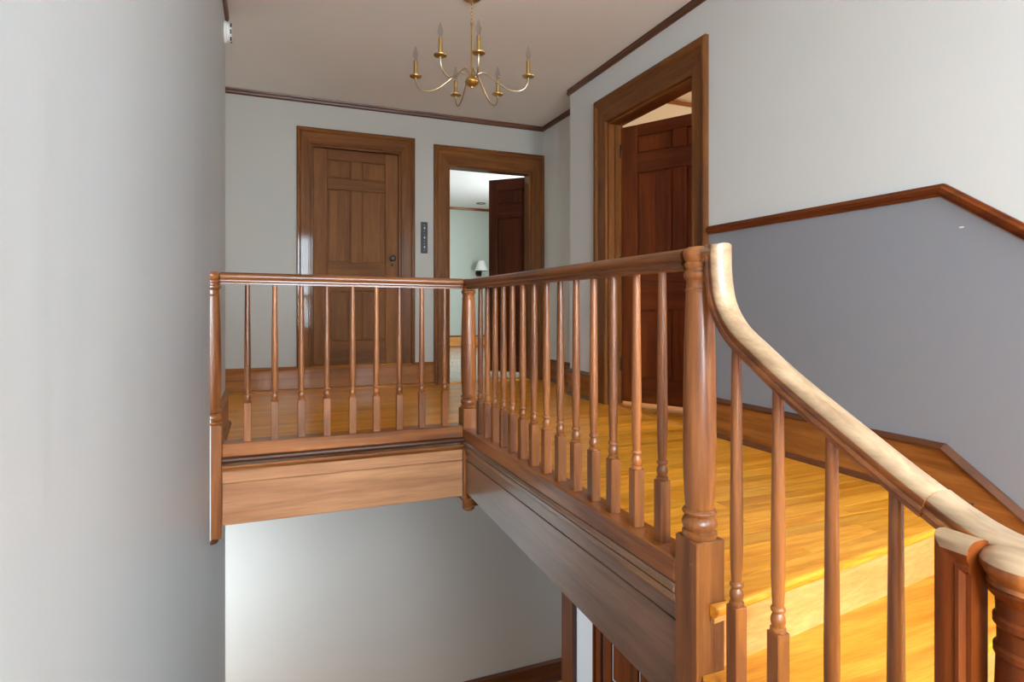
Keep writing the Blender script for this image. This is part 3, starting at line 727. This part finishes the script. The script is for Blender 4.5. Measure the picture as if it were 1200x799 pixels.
for i, (x, yy, lab) in enumerate(((3.46, 9.86, 'small round ceiling light far back in the far room'), (2.70, 7.35, 'small round ceiling light near the doorway of the far room'))):
    q = empty('ceiling_light', (x, yy, CE)); tag(q, lab, 'ceiling light', 'ceiling lights of the far room')
    link('ring', lathe_mesh('ring', [(0.085, 0), (0.085, -0.006), (0.06, -0.010), (0.055, -0.002)], 20), 'bronze', q)
    link('lens', lathe_mesh('lens', [(0.055, -0.001), (0.03, -0.005), (0.001, -0.006)], 20), 'plate_white', q)

# ------------------------------------------------------------------ side room behind door 3
SX, SY0, SY1 = 5.4, 0.6, 4.29
struct(box('floor_side_room', RW + .12, SX, SY0, SY1, -0.1, 0.0, 'floor_x'), 'wood floor of the side room', 'floor')
struct(box('floor_threshold', RW + .002, RW + .118, D3[0] + .02, D3[1] - .02, 0.0005, 0.008, 'floor_y'), 'threshold under the half open door', 'floor')
struct(box('floor_doorway', D2[0] + .02, D2[1] - .02, BK + .002, BK + .118, 0.0005, 0.008, 'floor_x'), 'threshold of the open doorway', 'floor')
struct(box('wall_side_room_far', 2.70, SX + .12, SY1, SY1 + .12, 0, CE, 'cream'), 'cream wall seen above the half open door', 'wall')
struct(box('wall_side_room_near', RW + .12, SX + .12, SY0 - .12, SY0, 0, CE, 'cream'), 'near wall of the side room', 'wall')
o = wall('wall_side_room_right', 'x', SX, SX + .12, SY0, SY1, 0, CE, [(1.5, 3.1, 0.7, 2.1)], 'cream'); o['label'] = 'outer wall of the side room with its window'; o['category'] = 'wall'
struct(box('ceiling_side_room', RW + .12, SX + .12, SY0 - .12, SY1 + .12, CE, CE + .1, 'cream'), 'cream ceiling of the side room', 'ceiling')
crown_run(11, (RW + .12, SY1, zc), (SX, SY1, zc), (0, -1, 0), 'ceiling moulding inside the side room', 'base_x')

# ------------------------------------------------------------------ windows
def window(n, axis, c, u0, u1, z0, z1, label):
    r = empty('window_%d' % n, (0, 0, 0)); struct(r, label, 'window')
    def bx(nm, ua, ub, za, zb, t0, t1, mat):
        if axis == 'x': return box(nm, c + t0, c + t1, ua, ub, za, zb, mat, r)
        return box(nm, ua, ub, c + t0, c + t1, za, zb, mat, r)
    f = .05
    bx('frame', u0, u0 + f, z0, z1, -.03, .03, 'trim_z'); bx('frame', u1 - f, u1, z0, z1, -.03, .03, 'trim_z')
    bx('frame', u0 + f, u1 - f, z0, z0 + f, -.03, .03, 'trim_x'); bx('frame', u0 + f, u1 - f, z1 - f, z1, -.03, .03, 'trim_x')
    zm = (z0 + z1) / 2
    bx('meeting_rail', u0 + f, u1 - f, zm - .02, zm + .02, -.025, .025, 'trim_x')
    bx('pane', u0 + f, u1 - f, z0 + f, zm - .02, -.003, .003, 'glass'); bx('pane', u0 + f, u1 - f, zm + .02, z1 - f, -.003, .003, 'glass')
window(1, 'y', RR - .06, -0.15, 0.87, 0.17, 2.28, 'left stair window behind the viewer')
window(6, 'y', RR - .06, 1.16, 2.14, 0.72, 2.28, 'added unseen right stair window behind the viewer')  # unseen opening added for the landing fill light
window(2, 'x', HX - .06, 4.3, 5.26, 0.6, 2.1, 'window at the end of the side hall')
window(3, 'x', HX - .06, 4.05, 4.95, -2.2, -0.6, 'added unseen window of the storey below')  # unseen opening added for the lower wall fill light
window(4, 'x', FX1 + .06, 6.4, 8.8, 0.7, 2.2, 'window of the far room')
window(5, 'x', SX + .06, 1.5, 3.1, 0.7, 2.1, 'window of the side room')
